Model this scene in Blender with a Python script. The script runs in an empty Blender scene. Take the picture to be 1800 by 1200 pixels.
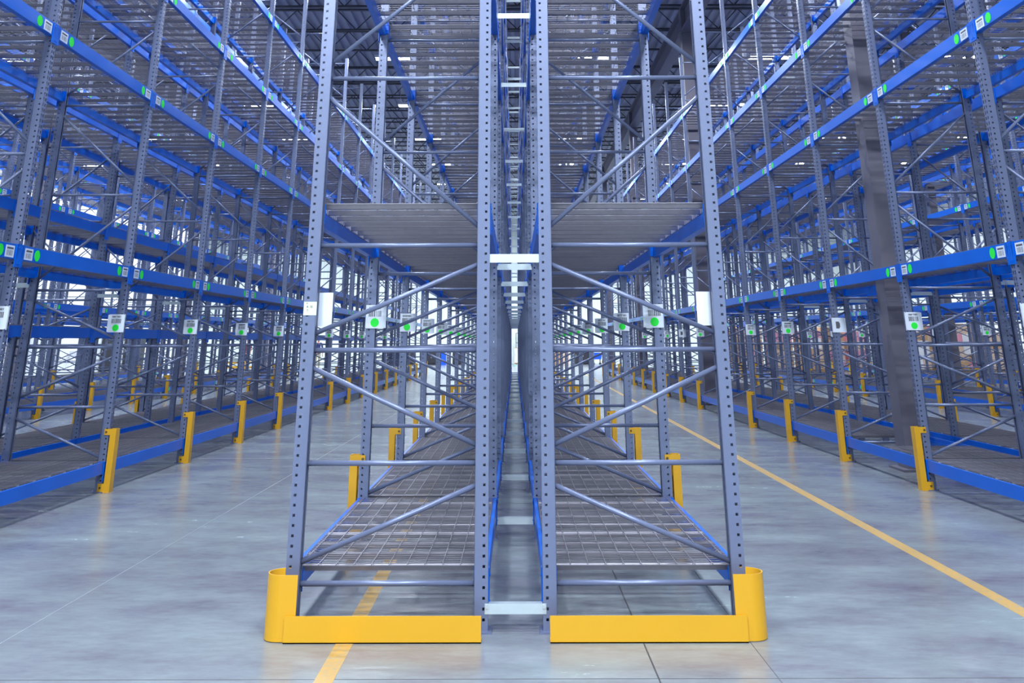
import bpy, math, random
from mathutils import Matrix, Vector
random.seed(7)
S = bpy.context.scene
COL = S.collection

# ------------------------------------------------------------------ camera, world, exposure
cam_d = bpy.data.cameras.new('camera'); cam = bpy.data.objects.new('camera', cam_d); COL.objects.link(cam)
cam_d.sensor_width = 36.0; cam_d.lens = 1635.9364 / 1800 * 36.0
cam_d.shift_y = -(600 - 30.58) / 1800.0; cam_d.clip_start = 0.05; cam_d.clip_end = 300
vr = Vector((0.99999313, 0.00268793, -0.00255187)); vu = Vector((0.00329463, -0.3292694, 0.94423027)); vf = Vector((-0.00169777, 0.94423219, 0.32927599))
m = Matrix.Identity(4)
for i in range(3):
    m[i][0] = vr[i]; m[i][1] = vu[i]; m[i][2] = -vf[i]
m[0][3] = 0; m[1][3] = 0; m[2][3] = 1.4819
cam.matrix_world = m
S.camera = cam
W = bpy.data.worlds.new('hall_air'); S.world = W; W.use_nodes = True
W.node_tree.nodes['Background'].inputs[0].default_value = (0.62, 0.72, 1.0, 1)
W.node_tree.nodes['Background'].inputs[1].default_value = 0.12
S.view_settings.view_transform = 'Standard'; S.view_settings.look = 'None'
S.view_settings.exposure = 0.0; S.view_settings.gamma = 1.0; S.view_settings.use_curve_mapping = False
LAMP_W = 350.0            # watts per high bay lamp
LAMP_C = (0.80, 0.89, 1.0)
S.cycles.max_bounces = 6; S.cycles.diffuse_bounces = 4; S.cycles.glossy_bounces = 3
S.cycles.caustics_reflective = False; S.cycles.caustics_refractive = False
S.cycles.sample_clamp_indirect = 6.0
S.cycles.use_adaptive_sampling = True; S.cycles.adaptive_threshold = 0.02

# ------------------------------------------------------------------ materials
def mat(name, col, rough=0.5, metal=0.0, noise=0.0, nscale=8.0, emit=None, es=0.0, rnoise=0.0, bump=0.0, stretch=(1, 1, 1), spec=0.5):
    M = bpy.data.materials.new(name); M.use_nodes = True
    nt = M.node_tree; b = nt.nodes['Principled BSDF']
    b.inputs['Base Color'].default_value = (*col, 1); b.inputs['Roughness'].default_value = rough
    b.inputs['Metallic'].default_value = metal; b.inputs['Specular IOR Level'].default_value = spec
    if emit:
        b.inputs['Emission Color'].default_value = (*emit, 1); b.inputs['Emission Strength'].default_value = es
    if noise or rnoise or bump:
        tc = nt.nodes.new('ShaderNodeTexCoord'); mp = nt.nodes.new('ShaderNodeMapping'); mp.inputs['Scale'].default_value = stretch
        n = nt.nodes.new('ShaderNodeTexNoise'); n.inputs['Scale'].default_value = nscale; n.inputs['Detail'].default_value = 5
        nt.links.new(tc.outputs['Object'], mp.inputs[0]); nt.links.new(mp.outputs[0], n.inputs[0])
        if noise:
            mx = nt.nodes.new('ShaderNodeMix'); mx.data_type = 'RGBA'
            mx.inputs[6].default_value = (*[c * (1 - noise) for c in col], 1); mx.inputs[7].default_value = (*[min(1, c * (1 + noise)) for c in col], 1)
            nt.links.new(n.outputs[0], mx.inputs[0]); nt.links.new(mx.outputs[2], b.inputs['Base Color'])
        if rnoise:
            r = nt.nodes.new('ShaderNodeMapRange'); r.inputs[1].default_value = 0.3; r.inputs[2].default_value = 0.7
            r.inputs[3].default_value = rough - rnoise; r.inputs[4].default_value = rough + rnoise
            nt.links.new(n.outputs[0], r.inputs[0]); nt.links.new(r.outputs[0], b.inputs['Roughness'])
        if bump:
            bp = nt.nodes.new('ShaderNodeBump'); bp.inputs['Strength'].default_value = bump; bp.inputs['Distance'].default_value = 0.01
            nt.links.new(n.outputs[0], bp.inputs['Height']); nt.links.new(bp.outputs[0], b.inputs['Normal'])
    return M
GREY = mat('grey_blue_powder_coat', (0.165, 0.195, 0.315), 0.33, 0.3, noise=0.08, nscale=3)
BLUE = mat('blue_powder_coat', (0.0, 0.125, 0.64), 0.30, 0.0, noise=0.05, nscale=3, spec=0.28)
YEL = mat('yellow_powder_coat', (0.70, 0.36, 0.012), 0.4, noise=0.04, nscale=4)
GALV = mat('galvanised_wire', (0.29, 0.275, 0.315), 0.42, 0.5, noise=0.15, nscale=20)
ZINC = mat('zinc_plated_steel', (0.62, 0.70, 0.74), 0.35, 0.6, noise=0.1, nscale=10)
WHITE = mat('white_plastic_sheet', (0.74, 0.80, 0.88), 0.45, noise=0.02, nscale=5)
BLACK = mat('black_print', (0.10, 0.10, 0.12), 0.6, noise=0.05)
GREEN = mat('green_sticker', (0.01, 0.85, 0.05), 0.6, noise=0.03)
CREAM = mat('cream_paper', (0.66, 0.74, 0.54), 0.8, noise=0.03)
DARK = mat('black_plastic', (0.02, 0.02, 0.03), 0.5, noise=0.1)
BOLT = mat('dark_bolt', (0.12, 0.09, 0.03), 0.5, 0.3, noise=0.1)
COLM = mat('grey_painted_column', (0.15, 0.14, 0.18), 0.5, noise=0.03, nscale=2, stretch=(1, 1, .5))
JOIST = mat('dark_painted_joist', (0.055, 0.058, 0.085), 0.6, noise=0.1)
ROOF = mat('grey_painted_roof_deck', (0.36, 0.37, 0.46), 0.6, noise=0.1, nscale=1)
LAMPM = mat('lamp_diffuser', (0.9, 0.95, 1.0), 0.5, emit=(0.88, 0.94, 1.0), es=28.0, noise=0.01)
TUBE = mat('lamp_housing', (0.7, 0.72, 0.75), 0.5, noise=0.02)
MINT = mat('mint_lacquer', (0.2, 0.62, 0.5), 0.5, noise=0.05)
RED = mat('red_paint', (0.55, 0.02, 0.03), 0.4, noise=0.05)
BBLUE = mat('bright_blue_plastic', (0.005, 0.08, 0.85), 0.4, noise=0.05)
CARD = mat('brown_cardboard', (0.50, 0.30, 0.16), 0.85, noise=0.15, nscale=3)
CARD2 = mat('pale_cardboard', (0.62, 0.45, 0.33), 0.85, noise=0.15, nscale=3)
CARD3 = mat('white_printed_carton', (0.72, 0.70, 0.72), 0.7, noise=0.08, nscale=3)
CARD4 = mat('pink_printed_carton', (0.70, 0.28, 0.36), 0.7, noise=0.1, nscale=3)
WOOD = mat('pallet_wood', (0.35, 0.2, 0.1), 0.85, noise=0.2, nscale=6)
SKIN = mat('skin', (0.42, 0.2, 0.13), 0.6, noise=0.05)
HAIR = mat('dark_hair', (0.03, 0.02, 0.015), 0.7, noise=0.1)
NAVY = mat('navy_cloth', (0.02, 0.03, 0.14), 0.85, noise=0.1)
MAROON = mat('maroon_cloth', (0.16, 0.015, 0.03), 0.85, noise=0.1)
KHAKI = mat('khaki_cloth', (0.42, 0.36, 0.24), 0.85, noise=0.1)

def wall_mat(name, col, axis):
    M = mat(name, col, 0.6); nt = M.node_tree; b = nt.nodes['Principled BSDF']
    tc = nt.nodes.new('ShaderNodeTexCoord'); sp = nt.nodes.new('ShaderNodeSeparateXYZ'); nt.links.new(tc.outputs['Object'], sp.inputs[0])
    w = nt.nodes.new('ShaderNodeMath'); w.operation = 'PINGPONG'; w.inputs[1].default_value = 0.15; nt.links.new(sp.outputs[axis], w.inputs[0])
    g = nt.nodes.new('ShaderNodeMath'); g.operation = 'GREATER_THAN'; g.inputs[1].default_value = 0.135; nt.links.new(w.outputs[0], g.inputs[0])
    mx = nt.nodes.new('ShaderNodeMix'); mx.data_type = 'RGBA'; mx.inputs[6].default_value = (*col, 1); mx.inputs[7].default_value = (*[c * .82 for c in col], 1)
    nt.links.new(g.outputs[0], mx.inputs[0]); nt.links.new(mx.outputs[2], b.inputs['Base Color'])
    bp = nt.nodes.new('ShaderNodeBump'); bp.inputs['Strength'].default_value = 0.5; nt.links.new(g.outputs[0], bp.inputs['Height']); nt.links.new(bp.outputs[0], b.inputs['Normal'])
    return M
WALLX = wall_mat('white_ribbed_wall_panel', (0.78, 0.86, 0.83), 0)
WALLY = wall_mat('white_ribbed_side_panel', (0.84, 0.88, 0.88), 1)

def floor_mat():
    M = bpy.data.materials.new('polished_concrete'); M.use_nodes = True; nt = M.node_tree; b = nt.nodes['Principled BSDF']
    N = nt.nodes.new; L = nt.links.new
    tc = N('ShaderNodeTexCoord')
    def noise(scale, stretch, detail=6, rotz=0.0, rough=0.6):
        mp = N('ShaderNodeMapping'); mp.inputs['Scale'].default_value = stretch; mp.inputs['Rotation'].default_value = (0, 0, rotz)
        n = N('ShaderNodeTexNoise'); n.inputs['Scale'].default_value = scale; n.inputs['Detail'].default_value = detail; n.inputs['Roughness'].default_value = rough
        L(tc.outputs['Object'], mp.inputs[0]); L(mp.outputs[0], n.inputs[0]); return n
    a = noise(0.6, (1, 1, 1), 6, .6); c = noise(1.1, (1.0, 2.0, 1), 8, 0.5, .65); d = noise(7, (1, 2.5, 1), 8, 0.45, .7)
    r1 = N('ShaderNodeValToRGB'); r1.color_ramp.elements[0].position = .36; r1.color_ramp.elements[1].position = .70
    r1.color_ramp.elements[0].color = (0.15, 0.132, 0.172, 1); r1.color_ramp.elements[1].color = (0.285, 0.355, 0.355, 1)
    ad = N('ShaderNodeMath'); ad.operation = 'ADD'; m1 = N('ShaderNodeMath'); m1.operation = 'MULTIPLY'; m1.inputs[1].default_value = .45
    L(c.outputs[0], m1.inputs[0]); m2 = N('ShaderNodeMath'); m2.operation = 'MULTIPLY'; m2.inputs[1].default_value = .35; L(a.outputs[0], m2.inputs[0])
    m3 = N('ShaderNodeMath'); m3.operation = 'MULTIPLY'; m3.inputs[1].default_value = .22; L(d.outputs[0], m3.inputs[0])
    L(m1.outputs[0], ad.inputs[0]); L(m2.outputs[0], ad.inputs[1]); ad2 = N('ShaderNodeMath'); ad2.operation = 'ADD'; L(ad.outputs[0], ad2.inputs[0]); L(m3.outputs[0], ad2.inputs[1])
    L(ad2.outputs[0], r1.inputs[0]); L(r1.outputs[0], b.inputs['Base Color'])
    mr = N('ShaderNodeMapRange'); mr.inputs[1].default_value = .3; mr.inputs[2].default_value = .7; mr.inputs[3].default_value = .16; mr.inputs[4].default_value = .30
    L(ad2.outputs[0], mr.inputs[0]); L(mr.outputs[0], b.inputs['Roughness'])
    b.inputs['Specular IOR Level'].default_value = 0.5
    bp = N('ShaderNodeBump'); bp.inputs['Strength'].default_value = .06; bp.inputs['Distance'].default_value = .01; L(d.outputs[0], bp.inputs['Height']); L(bp.outputs[0], b.inputs['Normal'])
    return M
FLOOR = floor_mat()
def line_mat():
    M = mat('worn_yellow_floor_paint', (0.62, 0.40, 0.10), 0.5); nt = M.node_tree; b = nt.nodes['Principled BSDF']
    tc = nt.nodes.new('ShaderNodeTexCoord'); n = nt.nodes.new('ShaderNodeTexNoise'); n.inputs['Scale'].default_value = 25; n.inputs['Detail'].default_value = 6
    r = nt.nodes.new('ShaderNodeValToRGB'); r.color_ramp.elements[0].position = .30; r.color_ramp.elements[0].color = (0.34, 0.28, 0.17, 1)
    r.color_ramp.elements[1].position = .55; r.color_ramp.elements[1].color = (0.50, 0.29, 0.07, 1)
    nt.links.new(tc.outputs['Object'], n.inputs[0]); nt.links.new(n.outputs[0], r.inputs[0]); nt.links.new(r.outputs[0], b.inputs['Base Color'])
    return M
LINE = line_mat()
PALE = mat('pale_joint_filler', (0.33, 0.36, 0.39), 0.5, noise=0.2)
CRACK = mat('dark_floor_joint', (0.06, 0.055, 0.06), 0.8, noise=0.2)

# ------------------------------------------------------------------ mesh builder
class MB:
    def __init__(s): s.v = []; s.f = []; s.m = []; s.s = []
    def quad(s, pts, m=0, sm=False):
        n = len(s.v); s.v += [tuple(p) for p in pts]; s.f.append(tuple(range(n, n + len(pts)))); s.m.append(m); s.s.append(sm)
    def box(s, x0, x1, y0, y1, z0, z1, m=0):
        n = len(s.v)
        s.v += [(x0, y0, z0), (x1, y0, z0), (x1, y1, z0), (x0, y1, z0), (x0, y0, z1), (x1, y0, z1), (x1, y1, z1), (x0, y1, z1)]
        for q in ((0, 3, 2, 1), (4, 5, 6, 7), (0, 1, 5, 4), (1, 2, 6, 5), (2, 3, 7, 6), (3, 0, 4, 7)):
            s.f.append(tuple(n + i for i in q)); s.m.append(m); s.s.append(False)
    def prism(s, prof, axis, a, b, m=0):     # prof: list of 2D points, extruded along axis from a to b
        n = len(s.v); k = len(prof)
        def P(p, t): return {'x': (t, p[0], p[1]), 'y': (p[0], t, p[1]), 'z': (p[0], p[1], t)}[axis]
        s.v += [P(p, a) for p in prof] + [P(p, b) for p in prof]
        for i in range(k):
            j = (i + 1) % k; s.f.append((n + i, n + j, n + k + j, n + k + i)); s.m.append(m); s.s.append(False)
        s.f.append(tuple(n + i for i in reversed(range(k)))); s.f.append(tuple(n + k + i for i in range(k))); s.m += [m, m]; s.s += [False, False]
    def tube(s, a, b, r, k=10, m=0, r2=None, caps=True, squash=1.0):
        a = Vector(a); b = Vector(b); d = (b - a).normalized(); up = Vector((0, 0, 1)) if abs(d.z) < .9 else Vector((0, 1, 0))
        u = d.cross(up).normalized(); w = u.cross(d); n = len(s.v); r2 = r if r2 is None else r2
        for c, rr in ((a, r), (b, r2)):
            for i in range(k):
                t = 2 * math.pi * i / k; s.v.append(tuple(c + u * (math.cos(t) * rr * squash) + w * (math.sin(t) * rr)))
        for i in range(k):
            j = (i + 1) % k; s.f.append((n + i, n + j, n + k + j, n + k + i)); s.m.append(m); s.s.append(True)
        if caps:
            s.f.append(tuple(n + i for i in reversed(range(k)))); s.f.append(tuple(n + k + i for i in range(k))); s.m += [m, m]; s.s += [False, False]
    def disc(s, c, r, nrm, th, k=20, m=0):
        c = Vector(c); nrm = Vector(nrm); s.tube(c, c + nrm * th, r, k, m)
    def add(s, o, dx=0, dy=0, dz=0, dm=0):
        n = len(s.v); s.v += [(x + dx, y + dy, z + dz) for x, y, z in o.v]
        s.f += [tuple(i + n for i in f) for f in o.f]; s.m += [i + dm for i in o.m]; s.s += o.s
    def mesh(s, name, mats, sx=1):
        me = bpy.data.meshes.new(name)
        me.from_pydata([(x * sx, y, z) for x, y, z in s.v], [], s.f if sx > 0 else [tuple(reversed(f)) for f in s.f])
        for mm in mats: me.materials.append(mm)
        me.polygons.foreach_set('material_index', s.m); me.polygons.foreach_set('use_smooth', s.s); me.update()
        return me
def ob(name, me, parent=None, loc=(0, 0, 0), label=None, cat=None, group=None, kind=None):
    o = bpy.data.objects.new(name, me); COL.objects.link(o); o.location = loc
    if parent: o.parent = parent
    if label: o['label'] = label
    if cat: o['category'] = cat
    if group: o['group'] = group
    if kind: o['kind'] = kind
    return o
def thing(name, label, cat, loc=(0, 0, 0), group=None):
    return ob(name, None, None, loc, label, cat, group)

# ------------------------------------------------------------------ the hall
X0, X1, Y0, Y1, H = -22.6, 26.5, -14.0, 72.0, 11.2
b = MB(); b.box(X0, X1, Y0, Y1, -0.2, 0.0); ob('floor', b.mesh('floor', [FLOOR]), kind='structure')
b = MB(); b.box(X0 - .2, X0, Y0, Y1, 0, H); ob('wall_left', b.mesh('wall_left', [WALLY]), kind='structure')
b = MB(); b.box(X1, X1 + .2, Y0, Y1, 0, H); ob('wall_right', b.mesh('wall_right', [WALLY]), kind='structure')
b = MB(); b.box(X0, X1, Y1, Y1 + .2, 0, H); ob('wall_far', b.mesh('wall_far', [WALLX]), kind='structure')
b = MB(); b.box(X0, X1, Y0 - .2, Y0, 0, H); ob('wall_near', b.mesh('wall_near', [WALLX]), kind='structure')
# corrugated roof deck, flutes running away from the camera
b = MB(); x = X0; P = 0.30
while x < X1:
    for (xa, za, xb, zb) in ((0, 0, .13, 0), (.13, 0, .16, .075), (.16, .075, .27, .075), (.27, .075, .30, 0)):
        b.quad([(x + xa, Y0, H + za), (x + xa, Y1, H + za), (x + xb, Y1, H + zb), (x + xb, Y0, H + zb)])
    x += P
ob('ceiling', b.mesh('ceiling', [ROOF]), kind='structure')
# bar joists across the hall
jm = MB(); jz0, jz1 = 10.45, 11.15
jm.box(X0, X1, -.05, .05, jz1 - .05, jz1); jm.box(X0, X1, -.04, .04, jz0, jz0 + .05)
n = int((X1 - X0) / 1.2)
for i in range(n):
    xa = X0 + i * (X1 - X0) / n; xc = xa + (X1 - X0) / n / 2; xb = xa + (X1 - X0) / n
    jm.tube((xa, 0, jz1 - .03), (xc, 0, jz0 + .03), .016, 4, caps=False); jm.tube((xc, 0, jz0 + .03), (xb, 0, jz1 - .03), .016, 4, caps=False)
jme = jm.mesh('roof_joist', [JOIST]); y = Y0 + 1.0
while y < Y1:
    ob('roof_joist', jme, loc=(0, y, 0), kind='structure'); y += 2.1
for gx in (-12.4, 4.89, 21.6):
    g = MB(); g.box(gx - .16, gx + .16, Y0, Y1, 9.75, 9.80); g.box(gx - .16, gx + .16, Y0, Y1, 10.40, 10.45); g.box(gx - .02, gx + .02, Y0, Y1, 9.8, 10.4)
    ob('roof_girder', g.mesh('roof_girder', [COLM]), kind='structure')
def column(x, y):
    c = MB(); c.box(-.15, .15, -.15, .15, 0, 10.4); c.box(-.24, .24, -.24, .24, 0, .025); c.box(-.22, .22, -.22, .22, 9.72, 9.75)
    return c
cme = column(0, 0).mesh('column', [COLM])
for cx, cy in ((4.89, 12.55), (4.89, 25.1), (4.89, 37.7), (4.89, 50.3), (4.89, 63), (-12.71, 25.1), (-12.71, 37.7), (-12.71, 50.3), (12.0, 27.2), (21.6, 50.3)):
    ob('column', cme, loc=(cx, cy, 0), kind='structure')
# floor marks
for nm, xa, ya, xb, yb, w, mt, lab in (('floor_line', 2.80, -6, 3.42, 50, .05, LINE, 1), ('floor_line', -.85, -6, -.92, 13, .045, LINE, 1),
        ('floor_joint', .665, -6, .675, 60, .004, CRACK, 0), ('floor_joint', -2.75, -6, -2.45, 60, .002, PALE, 0), ('floor_joint', -4.3, 13.9, 4.3, 13.9, .004, PALE, 0),
        ('floor_joint', -22, 5.1, 26, 5.12, .002, CRACK, 0), ('floor_joint', -22, 10.1, 26, 10.1, .002, CRACK, 0), ('floor_joint', 1.23, -6, 1.2, 60, .0015, CRACK, 0)):
    q = MB(); d = Vector((xb - xa, yb - ya, 0)).normalized(); p = Vector((-d.y, d.x, 0)) * w
    A = Vector((xa, ya, 0)); B = Vector((xb, yb, 0)); n = len(q.v)
    pts = [A - p, B - p, B + p, A + p]; q.v += [(v.x, v.y, -.0005) for v in pts] + [(v.x, v.y, .0012 if lab else .0008) for v in pts]
    for f in ((0, 3, 2, 1), (4, 5, 6, 7), (0, 1, 5, 4), (1, 2, 6, 5), (2, 3, 7, 6), (3, 0, 4, 7)): q.f.append(f); q.m.append(0); q.s.append(False)
    ob(nm, q.mesh(nm, [mt]), kind='structure')

# ------------------------------------------------------------------ high bay lamps
hb = MB(); hb.box(-.62, .62, -.17, .17, .03, .09); hb.box(-.64, .64, -.19, -.17, .0, .09); hb.box(-.64, .64, .17, .19, .0, .09)
hb_me = hb.mesh('housing', [TUBE]); df = MB(); df.box(-.6, .6, -.16, .16, 0, .03); df_me = df.mesh('diffuser', [LAMPM])
ws = MB()
for sx in (-.55, .55): ws.tube((sx, 0, .09), (sx, 0, 1.38), .004, 4)
ws_me = ws.mesh('hanger_wire', [ZINC])
ld = bpy.data.lights.new('lamp_light', 'AREA'); ld.shape = 'RECTANGLE'; ld.size = 1.2; ld.size_y = .34; ld.energy = LAMP_W; ld.color = LAMP_C; ld.spread = math.radians(170)
ld_far = ld.copy(); ld_far.energy = LAMP_W * 1.3; ld_front = ld.copy(); ld_front.energy = LAMP_W * 3.2
ORD = ['nearest', 'second', 'third', 'fourth', 'fifth', 'sixth', 'seventh', 'eighth', 'ninth', 'tenth', 'eleventh', 'twelfth', 'thirteenth', 'fourteenth', 'fifteenth', 'sixteenth', 'seventeenth', 'eighteenth', 'nineteenth', 'twentieth']
lx = [-21.2, -15.4, -9.5, -3.7, 2.35, 8.0, 14.0, 20.0]
for j in range(13):
    for i, x in enumerate(lx):
        y = 27.9 + 6.12 * (j - 6); z = 9.85
        if y < 6 and i not in (3, 4): continue
        t = thing('high_bay_lamp', 'white roof lamp, %s from camera in the %s lamp row from left' % (ORD[j], ORD[i] if i else 'first'), 'ceiling lamp', (x, y, z), 'high bay lamps under the roof')
        ob('lamp_housing', hb_me, t); ob('diffuser', df_me, t); ob('hanger_wire', ws_me, t)
        l = bpy.data.objects.new('lamp_light', ld_far if y > 47 or i == 0 else (ld_front if y < 0 else ld)); COL.objects.link(l); l.parent = t; l.location = (0, 0, -.02)

# ------------------------------------------------------------------ rack pieces (aisle face at x=0, depth towards +x, front flange plane at y=0)
L = 2.515; D = 1.115; S0 = 5.8386; UW = .077; UY = .075; PZ = .0508; HZ0 = .0612; TOP = 8.53
def sheet(mb, fn, cuts, holecols, zs, hz, ztop, m=0):
    """perforated sheet: fn(a,z)->point; columns in cuts; hole columns listed by index"""
    z = 0.0
    for zc in zs:
        mb.quad([fn(cuts[0], z), fn(cuts[-1], z), fn(cuts[-1], zc - hz), fn(cuts[0], zc - hz)], m)
        for i in range(len(cuts) - 1):
            if i in holecols: continue
            mb.quad([fn(cuts[i], zc - hz), fn(cuts[i + 1], zc - hz), fn(cuts[i + 1], zc + hz), fn(cuts[i], zc + hz)], m)
        z = zc + hz
    mb.quad([fn(cuts[0], z), fn(cuts[-1], z), fn(cuts[-1], ztop), fn(cuts[0], ztop)], m)
def upright(flip):
    """C-section post; web on the outer side"""
    u = MB(); X = (lambda a: a) if not flip else (lambda a: D - a)
    zs = [HZ0 + i * PZ for i in range(int((TOP - HZ0 - .03) / PZ) + 1)]
    sheet(u, lambda a, z: (X(a), 0.0, z), [0, .0168, .0312, UW], (1,), zs, .0070, TOP)
    sheet(u, lambda a, z: (X(a), UY, z), [UW, .0312, .0168, 0], (1,), zs, .0070, TOP)
    sheet(u, lambda a, z: (X(0), a, z), [UY, .0620, .0475, .0275, .0130, 0], (1, 3), zs, .0145, TOP)
    u.quad([(X(.045), 0, 0), (X(.045), UY, 0), (X(.045), UY, TOP), (X(.045), 0, TOP)])  # inner partition, added to shut light out so the holes look dark
    u.quad([(X(0), 0, TOP), (X(.045), 0, TOP), (X(.045), UY, TOP), (X(0), UY, TOP)])
    for ya, yb in ((0.0, .025), (UY - .025, UY)): u.box(*sorted((X(UW - .003), X(UW))), ya, yb, 0, TOP)
    return u
def foot(flip):
    u = MB(); X = (lambda a: a) if not flip else (lambda a: D - a)
    u.box(*sorted((X(-.02), X(.10))), -.03, .105, 0, .008)
    for (a, bb) in ((.088, -.018), (.088, .093)): u.tube((X(a), bb, .008), (X(a), bb, .02), .009, 6)
    return u
STRUTS = [.227, .829, 1.439, 2.046, 3.111, 4.178, 5.245, 6.312, 7.379, 8.40]
DIAGS = [(.326, .72, 0), (1.346, .917, 0), (1.527, 1.937, 0), (2.991, 2.148, 0), (3.201, 4.06, 0), (5.13, 4.29, 0), (5.35, 6.20, 0), (7.26, 6.42, 0), (7.49, 8.30, 0)]
def strut(z):
    u = MB(); u.tube((UW - .02, UY / 2, z), (D - UW + .02, UY / 2, z), .0145, 12); return u
def diag(za, zb):
    u = MB(); u.tube((UW - .02, UY / 2 - .004, za), (D - UW + .02, UY / 2 - .004, zb), .0145, 12); return u
def beam_core(h):
    u = MB(); u.prism([(0, -h), (.052, -h), (.052, -.041), (.024, -.041), (.024, 0), (0, 0)], 'y', UY + .002, L - .002); return u
def connector(far):
    u = MB()
    if far: u.box(-.007, .0, L - .03, L + .036, -.19, .004); u.box(-.007, .082, L - .0075, L - .0015, -.115, .002); yb = L + .018
    else: u.box(-.007, .0, UY / 2 + .001, UY + .03, -.19, .004); u.box(-.007, .082, UY + .0015, UY + .0075, -.115, .002); yb = UY / 2 + .018
    for z in (-.03, -.16): u.tube((-.007, yb, z), (-.011, yb, z), .008, 8)
    return u
def beam_label(far, h):
    y0, y1 = (L - .20, L - .055) if far else (UY + .055, UY + .20)
    u = MB(); zc = -h / 2 - .004; hh = .05
    u.box(-.0025, -.0005, y0, y1, zc - hh, zc + hh, 0)
    u.box(-.0030, -.0025, y0 + .02, y1 - .02, zc + .018, zc + .034, 1)
    rnd = random.Random(3); yy = y0 + .02
    while yy < y1 - .025:
        w = rnd.choice((.003, .005, .008)); u.box(-.0030, -.0025, yy, yy + w * .6, zc - .036, zc + .008, 1); yy += w + rnd.choice((.003, .005, .007))
    return u
def beam_dot(far, h):
    u = MB(); u.disc((-.0005, (L - .285) if far else (UY + .285), -h / 2 - .004), .049, (-1, 0, 0), .002, 24); return u
def wire_deck():
    """46 inch galvanised mesh deck with four flared channels, front edge at y=0"""
    u = MB(); DL = 1.19; r = .0020; xa, xb = .030, D - .030
    def bar(x0, x1, y0, y1, z0, z1): u.box(x0, x1, y0, y1, z0, z1)
    n = 24
    for i in range(n):
        y = .006 + i * (DL - .012) / (n - 1)
        bar(xa, xb, y - r, y + r, -r, r); bar(xa, xa + 2 * r, y - r, y + r, -.034, -r); bar(xb - 2 * r, xb, y - r, y + r, -.034, -r)
    for i in range(11):
        x = xa + .03 + i * (xb - xa - .06) / 10
        bar(x - r, x + r, 0, DL, r, 3 * r)
    for z in (-.033,): bar(xa, xa + 2 * r, 0, DL, z, z + 2 * r); bar(xb - 2 * r, xb, 0, DL, z, z + 2 * r)
    for i in range(4):
        y = .045 + i * .30
        u.prism([(y - .036, -r), (y - .018, -.029), (y + .018, -.029), (y + .036, -r), (y + .030, -r), (y + .014, -.026), (y - .014, -.026), (y - .030, -r)], 'x', xa + .004, xb - .004)
    return u
def spacer(w, tabs=False):
    """channel joining two back-to-back frames; spans x from D to D+w"""
    u = MB(); a, bb = (D - .018, D + w + .018) if tabs else (D, D + w)
    u.box(a, bb, -.004, .0, -.05, 0); u.box(D + .003, D + w - .003, 0, .045, -.004, 0.0)
    if tabs:
        for x in (D - .006, D + w + .006): u.disc((x, -.004, -.014), .010, (0, -1, 0), .008, 8)
    return u

_cache = {}
def M_(key, mb, mats, s):
    k = (key, s)
    if k not in _cache: _cache[k] = (mb() if callable(mb) else mb).mesh(key, mats, s)
    return _cache[k]
_mbc = {}
def C_(key, fn):
    if key not in _mbc: _mbc[key] = fn()
    return _mbc[key]
UPA = lambda: C_('ua', lambda: upright(False)); UPB = lambda: C_('ub', lambda: upright(True))
H0, H1 = .115, .125
def frame_mb():
    u = MB(); u.add(UPA()); u.add(UPB()); u.add(foot(False)); u.add(foot(True))
    for z in STRUTS: u.add(strut(z))
    for a, bb, _ in DIAGS: u.add(diag(a, bb))
    return u
def mirrored(mb):     # a beam for the back face: x -> D - x
    o = MB(); o.v = [(D - x, y, z) for x, y, z in mb.v]; o.f = [tuple(reversed(f)) for f in mb.f]; o.m = list(mb.m); o.s = list(mb.s); return o
def beam_full(h, labels):     # materials: blue, white, black, green
    u = MB(); u.add(beam_core(h)); u.add(connector(0)); u.add(connector(1))
    if labels:
        for f in (0, 1): u.add(beam_label(f, h), dm=1); u.add(beam_dot(f, h), dm=3)
    return u
BM = [BLUE, WHITE, BLACK, GREEN]
def beam_h(z): return H0 if z < .5 else H1
def frame_parts(root, s, y, full):
    if not full:
        return ob('upright_frame', M_('frame', frame_mb, [GREY], s), root, (0, y, 0))
    f = ob('upright_frame', None, root, (0, y, 0))
    ob('upright', M_('upright_a', UPA, [GREY], s), f); ob('upright', M_('upright_b', UPB, [GREY], s), f)
    ob('base_plate', M_('foot_a', lambda: foot(False), [GREY], s), f); ob('base_plate', M_('foot_b', lambda: foot(True), [GREY], s), f)
    for i, z in enumerate(STRUTS): ob('strut', M_('strut', lambda: strut(0), [GREY], s), f, (0, 0, z))
    for i, (a, bb, _) in enumerate(DIAGS): ob('diagonal_brace', M_('diag%d' % i, lambda: diag(a, bb), [GREY], s), f)
    return f
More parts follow.
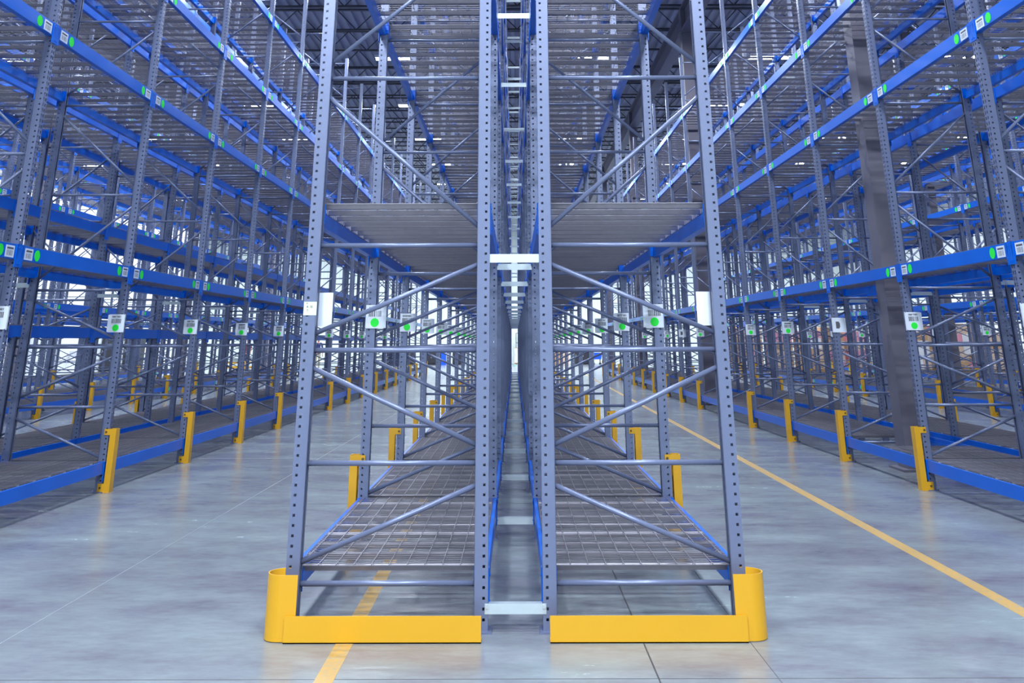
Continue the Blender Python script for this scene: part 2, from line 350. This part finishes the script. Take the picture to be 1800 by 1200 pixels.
def rack_bay(x, s, k, levels, lod, label, group, last=False, flue=None, spacers=(), skip=(), tabs=False):
    root = thing('pallet_rack', label, 'pallet rack', (x, S0 + k * L, 0), group)
    if lod == 2:
        key = 'far_bay_%d_%d_%d' % (len(levels), int(levels[1] * 100), last)
        def mk():
            u = MB(); u.add(frame_mb());
            if last: u.add(frame_mb(), dy=L)
            for z in levels:
                h = beam_h(z); bf = beam_full(h, True); u.add(bf, dz=z, dm=1); bk = mirrored(beam_full(h, False)); u.add(bk, dz=z, dm=1)
            for z in levels:
                for yy in (UY + .01, UY + .01 + 1.21): u.add(wire_deck(), dy=yy, dz=z + .008, dm=5)
            return u
        me = M_(key, mk, [GREY] + BM + [GALV], s)
        ob('rack_bay_frame', me, root)
    else:
        frame_parts(root, s, 0, lod == 0)
        if last: frame_parts(root, s, L, lod == 0)
        for z in levels:
            h = beam_h(z); hk = '%d' % int(h * 1000)
            if lod == 0:
                bm = ob('beam', M_('beam' + hk, lambda: beam_core(h), [BLUE], s), root, (0, 0, z))
                bk = ob('beam', M_('beam_back' + hk, lambda: mirrored(beam_core(h)), [BLUE], s), root, (0, 0, z))
                for f in (0, 1):
                    ob('connector', M_('connector%d' % f, lambda: connector(f), [BLUE], s), bm); ob('connector', M_('connector_b%d' % f, lambda: mirrored(connector(f)), [BLUE], s), bk)
                    if z > .5:
                        ob('barcode_label', M_('blabel%d' % f, lambda: beam_label(f, h), [WHITE, BLACK], s), bm, label=None)
                        ob('green_dot', M_('bdot%d' % f, lambda: beam_dot(f, h), [GREEN], s), bm)
            else:
                ob('beam', M_('beamfull%s%d' % (hk, z > .5), lambda: beam_full(h, z > .5), BM, s), root, (0, 0, z))
                ob('beam', M_('beambackfull' + hk, lambda: mirrored(beam_full(h, False)), BM, s), root, (0, 0, z))
            for di, yy in enumerate((UY + .01, UY + .01 + 1.21)):
                if (z < .5 and di in skip): continue
                ob('wire_deck', M_('wire_deck', wire_deck, [GALV], s), root, (0, yy, z + .008))
    for i, z in enumerate(spacers):
        tb = tabs and i == 0
        ob('row_spacer', M_('spacer%d%d' % (int(flue * 100), tb), lambda: spacer(flue, tb), [ZINC], s), root, (0, 0.0 if tb else .016, z))
    return root

LV = [.295, 2.30, 4.345, 5.70, 7.05]; LVB = [.295, 1.68, 3.05, 4.43, 5.83, 7.15]
NB = 17; FL = .30
AX = 4.35
rows = []   # x, side, levels, name, kmin
rows.append((-1.265, 1, LV, 'left half of centre rack', 0, 'c'))
rows.append((1.265, -1, LV, 'right half of centre rack', 0, 'c'))
for sg, nm, LB in ((-1, 'left', LVB), (1, 'right', LV)):
    xa = AX; xb = xa + 2 * D + FL; xc = xb + 3.09; xd = xc + 2 * D + FL; xe = xd + 3.09; xf = xe + 2 * D + FL
    rows.append((sg * xa, sg, LV, 'rack lining %s aisle' % nm, 0, 'a'))
    rows.append((sg * xb, -sg, LB, 'rack backing the %s aisle rack' % nm, 0, 'b'))
    rows.append((sg * xc, sg, LV, 'rack across second %s aisle' % nm, 0, 'd'))
    rows.append((sg * xd, -sg, LV, 'fourth rack row out on the %s' % nm, 0, 'e'))
    rows.append((sg * xe, sg, LV, 'fifth rack row out on the %s' % nm, 0, 'f'))
    rows.append((sg * xf, -sg, LV, 'outermost rack row on the %s' % nm, 0, 'g'))
for (x, s, lv, nm, kmin, kd) in rows:
    xin = min(abs(x), abs(x + s * D))
    for k in range(NB):
        yfar = S0 + (k + 1) * L
        if xin > (yfar * .944 + 2.3) * 900 / 1635.9 + 1.2: continue
        if kd == 'c': lod = 0 if k < 4 else (1 if k < 9 else 2)
        elif kd == 'a': lod = 0 if k in (1, 2, 3, 4) else (1 if k < 9 else 2)
        elif kd == 'b': lod = 1 if k < 7 else 2
        else: lod = 1 if (kd == 'd' and k < 9) else 2
        sp = (); 
        if (kd == 'c' and x < 0): sp = (.138, 1.99, 4.44, 6.6, 8.3) if k == 0 else (.155, 2.125, 4.44, 6.6, 8.3)
        elif kd in 'ad' and lod < 2: sp = (2.125, 4.44, 6.6)
        rack_bay(x, s, k, lv, lod, 'grey rack bay with blue beams, %s from camera, %s' % (ORD[k], nm), 'pallet rack bays in ' + nm,
                 last=(k == NB - 1), flue=FL, spacers=sp, tabs=(k == 0 and kd == 'c'), skip=((1,) if (kd == 'a' and x > 0 and k == 2) else ()))

# ------------------------------------------------------------------ post guards
def post_guard():   # aisle side at -x, post face at x=0
    u = MB(); pr = [(-.075, 0), (.045, 0), (.045, .085), (-.018, .085), (-.018, .555), (.045, .555), (.045, .614), (-.075, .614)]
    for y0 in (-.012, UY + .006): u.prism([p for p in pr], 'y', y0, y0 + .006)
    u.box(-.081, -.075, -.012, UY + .012, 0, .614)
    u.box(-.08, -.01, -.02, UY + .02, 0, .008)
    return u
def guard_bolts():
    u = MB()
    for x, z in ((.025, .585), (.018, .045)): u.disc((x, -.012, z), .011, (0, -1, 0), .008, 8)
    return u
def guards(x, s, ks, nm):
    for k in ks:
        o = ob('post_guard', M_('post_guard', post_guard, [YEL], s), None, (x, S0 + k * L, 0), 'yellow steel guard at foot of %s post, %s' % (ORD[k], nm), 'post guard', 'yellow post guards')
        if k < 9: ob('bolt', M_('guard_bolts', guard_bolts, [BOLT], s), o)
guards(-1.265, 1, range(1, 18), 'left half of centre rack'); guards(1.265, -1, range(1, 18), 'right half of centre rack')
for (x, s, lv, nm, kmin, kd) in rows:
    if kd in 'abdf':
        ks = [k for k in range(1, 18) if abs(x) < ((S0 + k * L) * .944) * 900 / 1635.9 + .6 and (kd != 'b' or k < 14)]
        guards(x, s, ks, nm)
# end guards of the centre rack
def end_guard_plate():
    u = MB(); u.box(.05, D - .031, -.189, -.181, 0, .124); u.box(.05, D - .031, -.189, -.10, 0, .006); return u
def end_guard_wrap():
    u = MB(); n = 40; pts = []
    pts.append((.105, -.172))
    cx, cy, r = .018, -.082, .09
    for i in range(n + 1):
        t = -math.pi / 2 - math.pi * i / n; pts.append((cx + r * math.cos(t), cy + r * math.sin(t)))
    pts.append((.03, .008))
    th = .006; inn = []
    for i, p in enumerate(pts):
        a = Vector(pts[max(0, i - 1)]); bb = Vector(pts[min(len(pts) - 1, i + 1)]); d = (bb - a).normalized(); nn = Vector((d.y, -d.x)); inn.append((p[0] + nn.x * th, p[1] + nn.y * th))
    k = len(pts); z0, z1 = .004, .310; base = 0
    for q in (pts, inn):
        for z in (z0, z1): u.v += [(p[0], p[1], z) for p in q]
    O0, O1, I0, I1 = 0, k, 2 * k, 3 * k
    for i in range(k - 1):
        for f in ((O0 + i, O0 + i + 1, O1 + i + 1, O1 + i), (I0 + i + 1, I0 + i, I1 + i, I1 + i + 1), (O1 + i, O1 + i + 1, I1 + i + 1, I1 + i), (O0 + i + 1, O0 + i, I0 + i, I0 + i + 1)):
            u.f.append(f); u.m.append(0); u.s.append(False)
    for i in (0, k - 1): u.f.append((O0 + i, O1 + i, I1 + i, I0 + i)); u.m.append(0); u.s.append(False)
    return u
for x, s, nm in ((-1.265, 1, 'left'), (1.265, -1, 'right')):
    t = thing('end_guard', 'large yellow end guard wrapping the near %s corner of the centre rack' % nm, 'rack end guard', (x, S0, 0), 'yellow end guards of the centre rack')
    ob('floor_rail', M_('end_guard_plate', end_guard_plate, [YEL], s), t); ob('corner_wrap', M_('end_guard_wrap', end_guard_wrap, [YEL], s), t)

# ------------------------------------------------------------------ location signs
def text_curve(body, size):
    c = bpy.data.curves.new('text', 'FONT'); c.body = body; c.size = size; c.align_x = 'CENTER'; c.align_y = 'CENTER'; c.extrude = .0003; c.offset = size * .035; c.materials.append(BLACK)
    t = bpy.data.objects.new('tmp', c); COL.objects.link(t); dg = bpy.context.evaluated_depsgraph_get()
    me = bpy.data.meshes.new_from_object(t.evaluated_get(dg)); bpy.data.objects.remove(t); bpy.data.curves.remove(c)
    if not me.materials: me.materials.append(BLACK)
    return me
def sign(x, s, k, nm, edge, big, code, nodot=False):
    t = thing('location_sign', 'white barcode sign with green dot, %s post, %s' % (ORD[k], nm), 'sign', (x, S0 + k * L - .012, 1.69), 'location signs on the rack posts')
    w0, w1 = (-.005, .150)
    p = MB(); p.box(w0, w1, -.002, 0, -.095, .095)
    if s < 0 or edge: pass
    p.box(w1, w1 + .018, 0, .016, -.092, .092)
    if edge: p.box(-.016, -.013, -.002, .02, -.098, .098); p.box(-.014, -.004, .002, .004, -.09, .09)
    ob('panel', M_('sign_panel%d' % edge, p, [WHITE], s), t)
    if nodot:
        q = MB(); q.box(.03, .075, -.004, -.002, -.045, .045, 0); q.box(.075, .085, -.004, -.002, -.03, .03, 0)
        t['label'] = 'white sign with a black mark, %s post, %s' % (ORD[k], nm); ob('black_mark', M_('sign_mark', q, [BLACK], s), t); return
    q = MB(); rnd = random.Random(5); xx = w0 + .025
    while xx < w1 - .028:
        ww = rnd.choice((.003, .005, .009)); q.box(xx, xx + ww, -.0035, -.002, .0, .048); xx += ww + rnd.choice((.003, .005, .007))
    ob('barcode', M_('sign_bars', q, [BLACK], s), t)
    d = MB(); d.disc(((w0 + w1) / 2, -.002, -.048), .036, (0, -1, 0), .0015, 28); ob('green_dot', M_('sign_dot', d, [GREEN], s), t)
    if big:
        o = bpy.data.objects.new('sign_number', text_curve(code, .026)); COL.objects.link(o); o.parent = t
        o.location = (s * (w0 + w1) / 2, -.003, .068); o.rotation_euler = (math.pi / 2, 0, 0)
    else:
        q = MB(); q.box(w0 + .025, w1 - .025, -.0035, -.002, .058, .076); ob('sign_number', M_('sign_num', q, [BLACK], s), t)
for k in range(1, 15):
    sign(-1.265, 1, k, 'left half of centre rack', False, k < 4, '00404401'); sign(1.265, -1, k, 'right half of centre rack', False, k < 4, '00676401')
for (x, s, lv, nm, kmin, kd) in rows:
    if kd in 'ad':
        for k in range(1, 12):
            if abs(x) < ((S0 + k * L) * .944) * 900 / 1635.9 + .3:
                sign(x, s, k, nm, True, kd == 'a' and k < 4, '00867401', nodot=(kd == 'a' and x > 0 and k in (3, 8)))
# blank plates and the note on the near posts
for x, s, nm in ((-1.265, 1, 'left'), (1.265, -1, 'right')):
    p = MB(); p.box(.060, .158, .004, .006, -.098, .098); p.box(.060, .064, .006, .05, -.098, .098)
    ob('blank_plate', p.mesh('blank_plate', [WHITE], s), None, (x, S0 + (0.08), 1.672), 'blank white plate on the near outer post of the centre rack, %s side' % nm, 'sign plate')
t = thing('paper_note', 'cream paper note with pencilled code taped to the nearest left post', 'paper note', (-1.225, S0 - .0015, 1.675))
p = MB(); p.box(-.0385, .0385, -.0008, 0, -.0385, .0385); ob('note_sheet', p.mesh('note_sheet', [CREAM]), t)
for body, lx_, lz, sz in (('A  12', -.004, .010, .016), ('\u25bd', -.02, .028, .010)):
    o = bpy.data.objects.new('note_writing', text_curve(body, sz)); COL.objects.link(o); o.parent = t; o.location = (lx_, -.0012, lz); o.rotation_euler = (math.pi / 2, 0, 0)
p = MB(); p.box(-.0168, -.0152, -.0014, -.0008, -.022, -.004)
p.quad([(-.0225, -.0014, -.0105), (-.021, -.0014, -.0115), (-.016, -.0014, -.0045), (-.0168, -.0014, -.0035)]); p.quad([(-.0155, -.0014, -.0035), (-.016, -.0014, -.0045), (-.0105, -.0014, -.0115), (-.0095, -.0014, -.0105)])
ob('note_arrow', p.mesh('note_arrow', [BLACK]), t)

# ------------------------------------------------------------------ far end of the hall
def pallet_stack(cx, cy, idx):
    p = MB()
    for i in range(6): p.box(-.6 + i * .22, -.6 + i * .22 + .1, -.5, .5, .12, .14)
    for yy in (-.5, -.05, .4): p.box(-.6, .6, yy, yy + .1, .02, .12)
    ob('pallet', p.mesh('pallet', [WOOD]), None, (cx, cy, 0), 'wooden pallet under the %s carton stack from the left, far right side' % (ORD[idx] if idx else 'first'), 'pallet', 'pallets of cartons at the far right')
    rnd = random.Random(idx * 13 + 1); z = .14; r = 0
    while z < 1.75 + rnd.random() * .5:
        h = rnd.choice((.35, .42, .5)); n = rnd.choice((1, 2, 3)); r += 1
        for i in range(n):
            w = 1.16 / n; c = MB(); x0 = -.58 + i * w; mt = rnd.choice((CARD, CARD, CARD2, CARD2, CARD3, CARD4))
            c.box(x0 + .005, x0 + w - .005, -.48, .48, 0, h - .004)
            o = ob('cardboard_box', c.mesh('carton', [mt]), None, (cx, cy, z), '%s box, %s layer, %s, %s carton stack at far right' % ({'brown_cardboard': 'brown cardboard', 'pale_cardboard': 'pale cardboard', 'white_printed_carton': 'white printed', 'pink_printed_carton': 'pink printed'}[mt.name], ['bottom', 'second', 'third', 'fourth', 'fifth', 'sixth'][min(5, r - 1)], ['left', 'middle', 'right'][i] if n == 3 else (['left', 'right'][i] if n == 2 else 'full width'), ORD[idx] if idx else 'first'), 'box', 'cartons stacked at the far right')
            tp = MB(); tp.box(x0 + w / 2 - .03, x0 + w / 2 + .03, -.482, .482, h - .05, h - .0035); ob('packing_tape', tp.mesh('tape', [CARD2 if mt != CARD2 else CARD3]), o)
        z += h
i = 0; x = 10.9
while x < 25.4:
    pallet_stack(x, 51.2 + .5 * math.sin(i * 1.7), i); x += 1.38; i += 1

def cabinet(name, label, cat, x, y, w, d, h, body, door, nd=2):
    t = thing(name, label, cat, (x, y, 0)); u = MB(); u.box(-w / 2, w / 2, -d / 2 + .02, d / 2, 0.06, h); u.box(-w / 2 + .04, w / 2 - .04, -d / 2 + .05, d / 2 - .03, 0, .06)
    ob('body', u.mesh(name + '_body', [body]), t)
    for i in range(nd):
        dd = MB(); a = -w / 2 + i * w / nd; dd.box(a + .01, a + w / nd - .01, -d / 2, -d / 2 + .02, .09, h - .03); o = ob('door', dd.mesh('door', [door]), t)
        hd = MB(); hd.box(a + .06, a + .08, -d / 2 - .03, -d / 2, h * .5, h * .5 + .15); ob('handle', hd.mesh('handle', [ZINC]), o)
def shelf_unit(name, label, x, y, w, d, h, mt, n=4):
    t = thing(name, label, 'shelf unit', (x, y, 0))
    for sx in (-1, 1):
        for sy in (-1, 1):
            u = MB(); u.box(sx * w / 2 - .02, sx * w / 2 + .02, sy * d / 2 - .02, sy * d / 2 + .02, 0, h); ob('leg', u.mesh('leg', [mt]), t)
    for i in range(n):
        u = MB(); z = .12 + i * (h - .15) / (n - 1); u.box(-w / 2, w / 2, -d / 2, d / 2, z, z + .03); ob('shelf', u.mesh('shelf', [mt]), t)
cabinet('storage_cabinet', 'black double-door cabinet at the far end, left of the centre rack', 'cabinet', -5.9, 69.5, 1.5, .6, .85, DARK, DARK)
cabinet('storage_cabinet', 'long low black cabinet at the far end, leftmost of the black ones', 'cabinet', -8.0, 69.5, 1.9, .6, .8, DARK, DARK, 3)
cabinet('storage_cabinet', 'black cabinet right of the blue bin at the far end', 'cabinet', -3.9, 69.5, .9, .6, .85, DARK, DARK, 1)
cabinet('storage_cabinet', 'dark grey cabinet left of the blue cart at the far end', 'cabinet', 4.7, 69.3, 1.0, .6, 1.0, DARK, DARK, 2)
cabinet('storage_cabinet', 'white cabinet with brown side seen through the centre gap', 'cabinet', .18, 70.6, .42, .6, 1.1, CARD, CARD3, 1)
cabinet('storage_cabinet', 'tall black cabinet against the left wall, nearer one', 'cabinet', -22.25, 54.3, .6, .9, 1.95, DARK, DARK, 1)
cabinet('storage_cabinet', 'tall black cabinet against the left wall, farther one', 'cabinet', -22.25, 57.8, .6, 1.6, 2.0, DARK, DARK, 1)
shelf_unit('shelf_unit', 'black shelving frame seen through the centre gap', .35, 71.2, .5, .4, 2.1, DARK, 4)
u = MB(); u.box(-.2, .2, -.2, .2, 0, .9); u.box(-.22, .22, -.22, .22, .9, .96); o = ob('bin', u.mesh('bin', [BBLUE]), None, (-4.95, 68.6, 0.0), 'bright blue bin standing among black cabinets at the far end', 'bin')
t = thing('cart', 'blue tub cart at the far end, right of the dark grey cabinet', 'cart', (5.65, 68.2, 0))
u = MB(); u.prism([(-.28, .35), (.28, .35), (.36, .78), (-.36, .78)], 'y', -.25, .25); ob('tub', u.mesh('tub', [BBLUE]), t)
for sx in (-.22, .22):
    for sy in (-.2, .2):
        u = MB(); u.tube((sx, sy - .02, .07), (sx, sy + .02, .07), .07, 12); u.tube((sx, sy, .07), (sx, sy, .36), .015, 6); ob('wheel', u.mesh('wheel', [DARK]), t)
t = thing('stool', 'small stool with pale seat in front of the black cabinets', 'stool', (-6.35, 67.2, 0))
u = MB(); u.tube((0, 0, .95), (0, 0, 1.0), .2, 16); ob('seat', u.mesh('seat', [TUBE]), t)
u = MB(); u.tube((0, 0, .03), (0, 0, .95), .03, 8); ob('post', u.mesh('post', [ZINC]), t)
u = MB(); u.tube((0, 0, 0), (0, 0, .03), .24, 16); ob('base', u.mesh('base', [ZINC]), t)
for x, mt, h, lab in ((3.55, CARD2, 1.05, 'pale cardboard box standing far right of the centre gap'), (3.0, CARD, .95, 'brown cardboard box beside the pale one at the far end'), (2.4, DARK, 1.0, 'black crate left of the brown boxes at the far end')):
    u = MB(); u.box(-.25, .25, -.25, .25, 0, h); o = ob('cardboard_box' if mt != DARK else 'crate', u.mesh('carton', [mt]), None, (x, 69.2, 0), lab, 'box')
    u = MB(); u.box(-.03, .03, -.252, .252, h - .1, h + .001); ob('packing_tape' if mt != DARK else 'strap', u.mesh('tape', [CARD3 if mt != DARK else TUBE]), o)
u = MB()
for i in range(5): u.box(-.5 + i * .22, -.5 + i * .22 + .11, -.3, .3, .10, .12)
for xx in (-.5, -.05, .4): u.box(xx, xx + .09, -.3, .3, 0, .1)
ob('pallet', u.mesh('pallet_mint', [MINT]), None, (0.0, 64.0, 0), 'mint green pallet on the floor seen through the centre gap', 'pallet')
# yellow barrier on the left
t = thing('barrier', 'low yellow rail barrier beyond the left racks', 'barrier', (-14.6, 53.5, 0))
for i, xx in enumerate((-1.2, 0, 1.2)):
    u = MB(); u.box(xx - .06, xx + .06, -.06, .06, 0, .55); ob('post', u.mesh('post', [YEL]), t)
for z in (.18, .42):
    u = MB(); u.box(-1.26, 1.26, -.08, -.06, z, z + .12); ob('rail', u.mesh('rail', [YEL]), t)
# fire extinguisher on the left wall
t = thing('fire_extinguisher', 'red fire extinguisher hanging on the left wall', 'fire extinguisher', (-22.1, 50.2, .72))
u = MB(); u.tube((0, 0, 0), (0, 0, .42), .13, 16); u.tube((0, 0, .42), (0, 0, .52), .13, 16, r2=.04); ob('cylinder', u.mesh('cylinder', [RED]), t)
u = MB(); u.box(-.02, .02, -.04, .12, .54, .58); u.tube((0, 0, .5), (0, 0, .56), .03, 8); ob('valve', u.mesh('valve', [DARK]), t)
u = MB(); u.tube((.06, 0, .53), (.14, 0, .35), .012, 6); u.tube((.14, 0, .35), (.14, 0, .1), .012, 6); ob('hose', u.mesh('hose', [DARK]), t)
u = MB(); u.box(-.50, -.13, -.03, .03, .1, .4); ob('wall_bracket', u.mesh('bracket', [TUBE]), t)
# office chair
t = thing('office_chair', 'black swivel office chair beyond the left racks', 'chair', (-14.15, 56.6, 0))
u = MB(); u.box(-.24, .24, -.24, .24, .45, .54); ob('seat', u.mesh('seat', [DARK]), t)
u = MB(); u.prism([(-.22, .62), (.22, .62), (.25, .9), (.2, 1.2), (-.2, 1.2), (-.25, .9)], 'y', .2, .27); u.box(-.03, .03, .24, .28, .5, .65); ob('backrest', u.mesh('back', [DARK]), t)
u = MB(); u.tube((0, 0, .1), (0, 0, .45), .03, 8)
for i in range(5):
    a = i * 2 * math.pi / 5; u.tube((0, 0, .12), (.3 * math.cos(a), .3 * math.sin(a), .07), .02, 6); u.tube((.3 * math.cos(a), .3 * math.sin(a) - .02, .035), (.3 * math.cos(a), .3 * math.sin(a) + .02, .035), .035, 8)
ob('star_base', u.mesh('base', [DARK]), t)

# ------------------------------------------------------------------ people
def skinned(name, pts, edges, rad, mt, parent=None, root=0, sub=2):
    me = bpy.data.meshes.new(name); me.from_pydata(pts, edges, []); me.materials.append(mt); o = ob(name, me, parent)
    md = o.modifiers.new('skin', 'SKIN'); md.use_smooth_shade = True
    for i, r in enumerate(rad):
        v = me.skin_vertices[0].data[i]; v.radius = r if isinstance(r, tuple) else (r, r); v.use_root = (i == root)
    ss = o.modifiers.new('sub', 'SUBSURF'); ss.levels = sub; ss.render_levels = sub
    return o
def person(label, x, y, rz, shirt, trousers, hgt=1.75):
    t = thing('person', label, 'person', (x, y, 0)); t.rotation_euler = (0, 0, rz); k = hgt / 1.75; t.scale = (k, k, k)
    P = [(0, 0, .95), (0, 0, 1.1), (0, 0, 1.28), (0, .01, 1.43), (0, 0, 1.50), (0, -.01, 1.56), (0, -.02, 1.64), (0, -.01, 1.71)]; R = [(.13, .10), (.12, .09), (.15, .10), (.12, .08), .05, .055, (.072, .09), (.06, .07)]
    E = [(i, i + 1) for i in range(7)]
    for sx in (-1, 1):
        n = len(P); P += [(sx * .19, 0, 1.42), (sx * .25, .01, 1.14), (sx * .26, -.08, .90), (sx * .26, -.11, .81)]; R += [.05, .042, .03, (.03, .016)]; E += [(3, n), (n, n + 1), (n + 1, n + 2), (n + 2, n + 3)]
        for fi, (dx, ln) in enumerate(((-.027, .065), (-.009, .078), (.009, .074), (.027, .058))):
            q = len(P); P += [(sx * .26 + dx * .5, -.12 + dx * .6, .775), (sx * .26 + dx * .4, -.125 + dx * .6, .775 - ln * .6), (sx * .26 + dx * .3, -.115 + dx * .6, .775 - ln)]; R += [.009, .0085, .007]; E += [(n + 3, q), (q, q + 1), (q + 1, q + 2)]
        q = len(P); P += [(sx * .24, -.15, .80), (sx * .235, -.165, .765)]; R += [.010, .008]; E += [(n + 3, q), (q, q + 1)]
        n = len(P); P += [(sx * .09, 0, .88), (sx * .10, -.01, .50), (sx * .10, .02, .09), (sx * .11, -.14, .035)]; R += [.085, .058, .04, (.04, .03)]; E += [(0, n), (n, n + 1), (n + 1, n + 2), (n + 2, n + 3)]
    skinned('body', P, E, R, SKIN, t)
    P = [(0, 0, .98), (0, 0, 1.12), (0, 0, 1.29), (0, .01, 1.43)]; R = [(.145, .115), (.135, .105), (.165, .115), (.13, .09)]; E = [(0, 1), (1, 2), (2, 3)]
    for sx in (-1, 1): n = len(P); P += [(sx * .2, 0, 1.42), (sx * .245, .008, 1.18)]; R += [.062, .055]; E += [(3, n), (n, n + 1)]
    skinned('shirt', P, E, R, shirt, t)
    P = [(0, 0, .97)]; R = [(.14, .115)]; E = []
    for sx in (-1, 1): n = len(P); P += [(sx * .09, 0, .86), (sx * .10, -.01, .50), (sx * .10, .02, .10)]; R += [.095, .07, .055]; E += [(0, n), (n, n + 1), (n + 1, n + 2)]
    skinned('trousers', P, E, R, trousers, t)
    skinned('hair', [(0, .02, 1.66), (0, .01, 1.73)], [(0, 1)], [(.078, .085), (.062, .07)], HAIR, t)
    u = MB()
    for sx in (-.03, .03): u.disc((sx, -.108, 1.655), .009, (0, -1, 0), .004, 8)
    ob('eyes', u.mesh('eyes', [HAIR]), t)
    u = MB(); u.prism([(-.012, 1.615), (.012, 1.615), (0, 1.655)], 'y', -.125, -.10); ob('nose', u.mesh('nose', [SKIN]), t)
person('person in a navy shirt and khaki trousers standing beyond the left racks', -11.35, 57.0, 0.3, NAVY, KHAKI)
person('person in a maroon top and dark trousers standing beyond the left racks', -15.5, 57.3, -.4, MAROON, NAVY, 1.72)
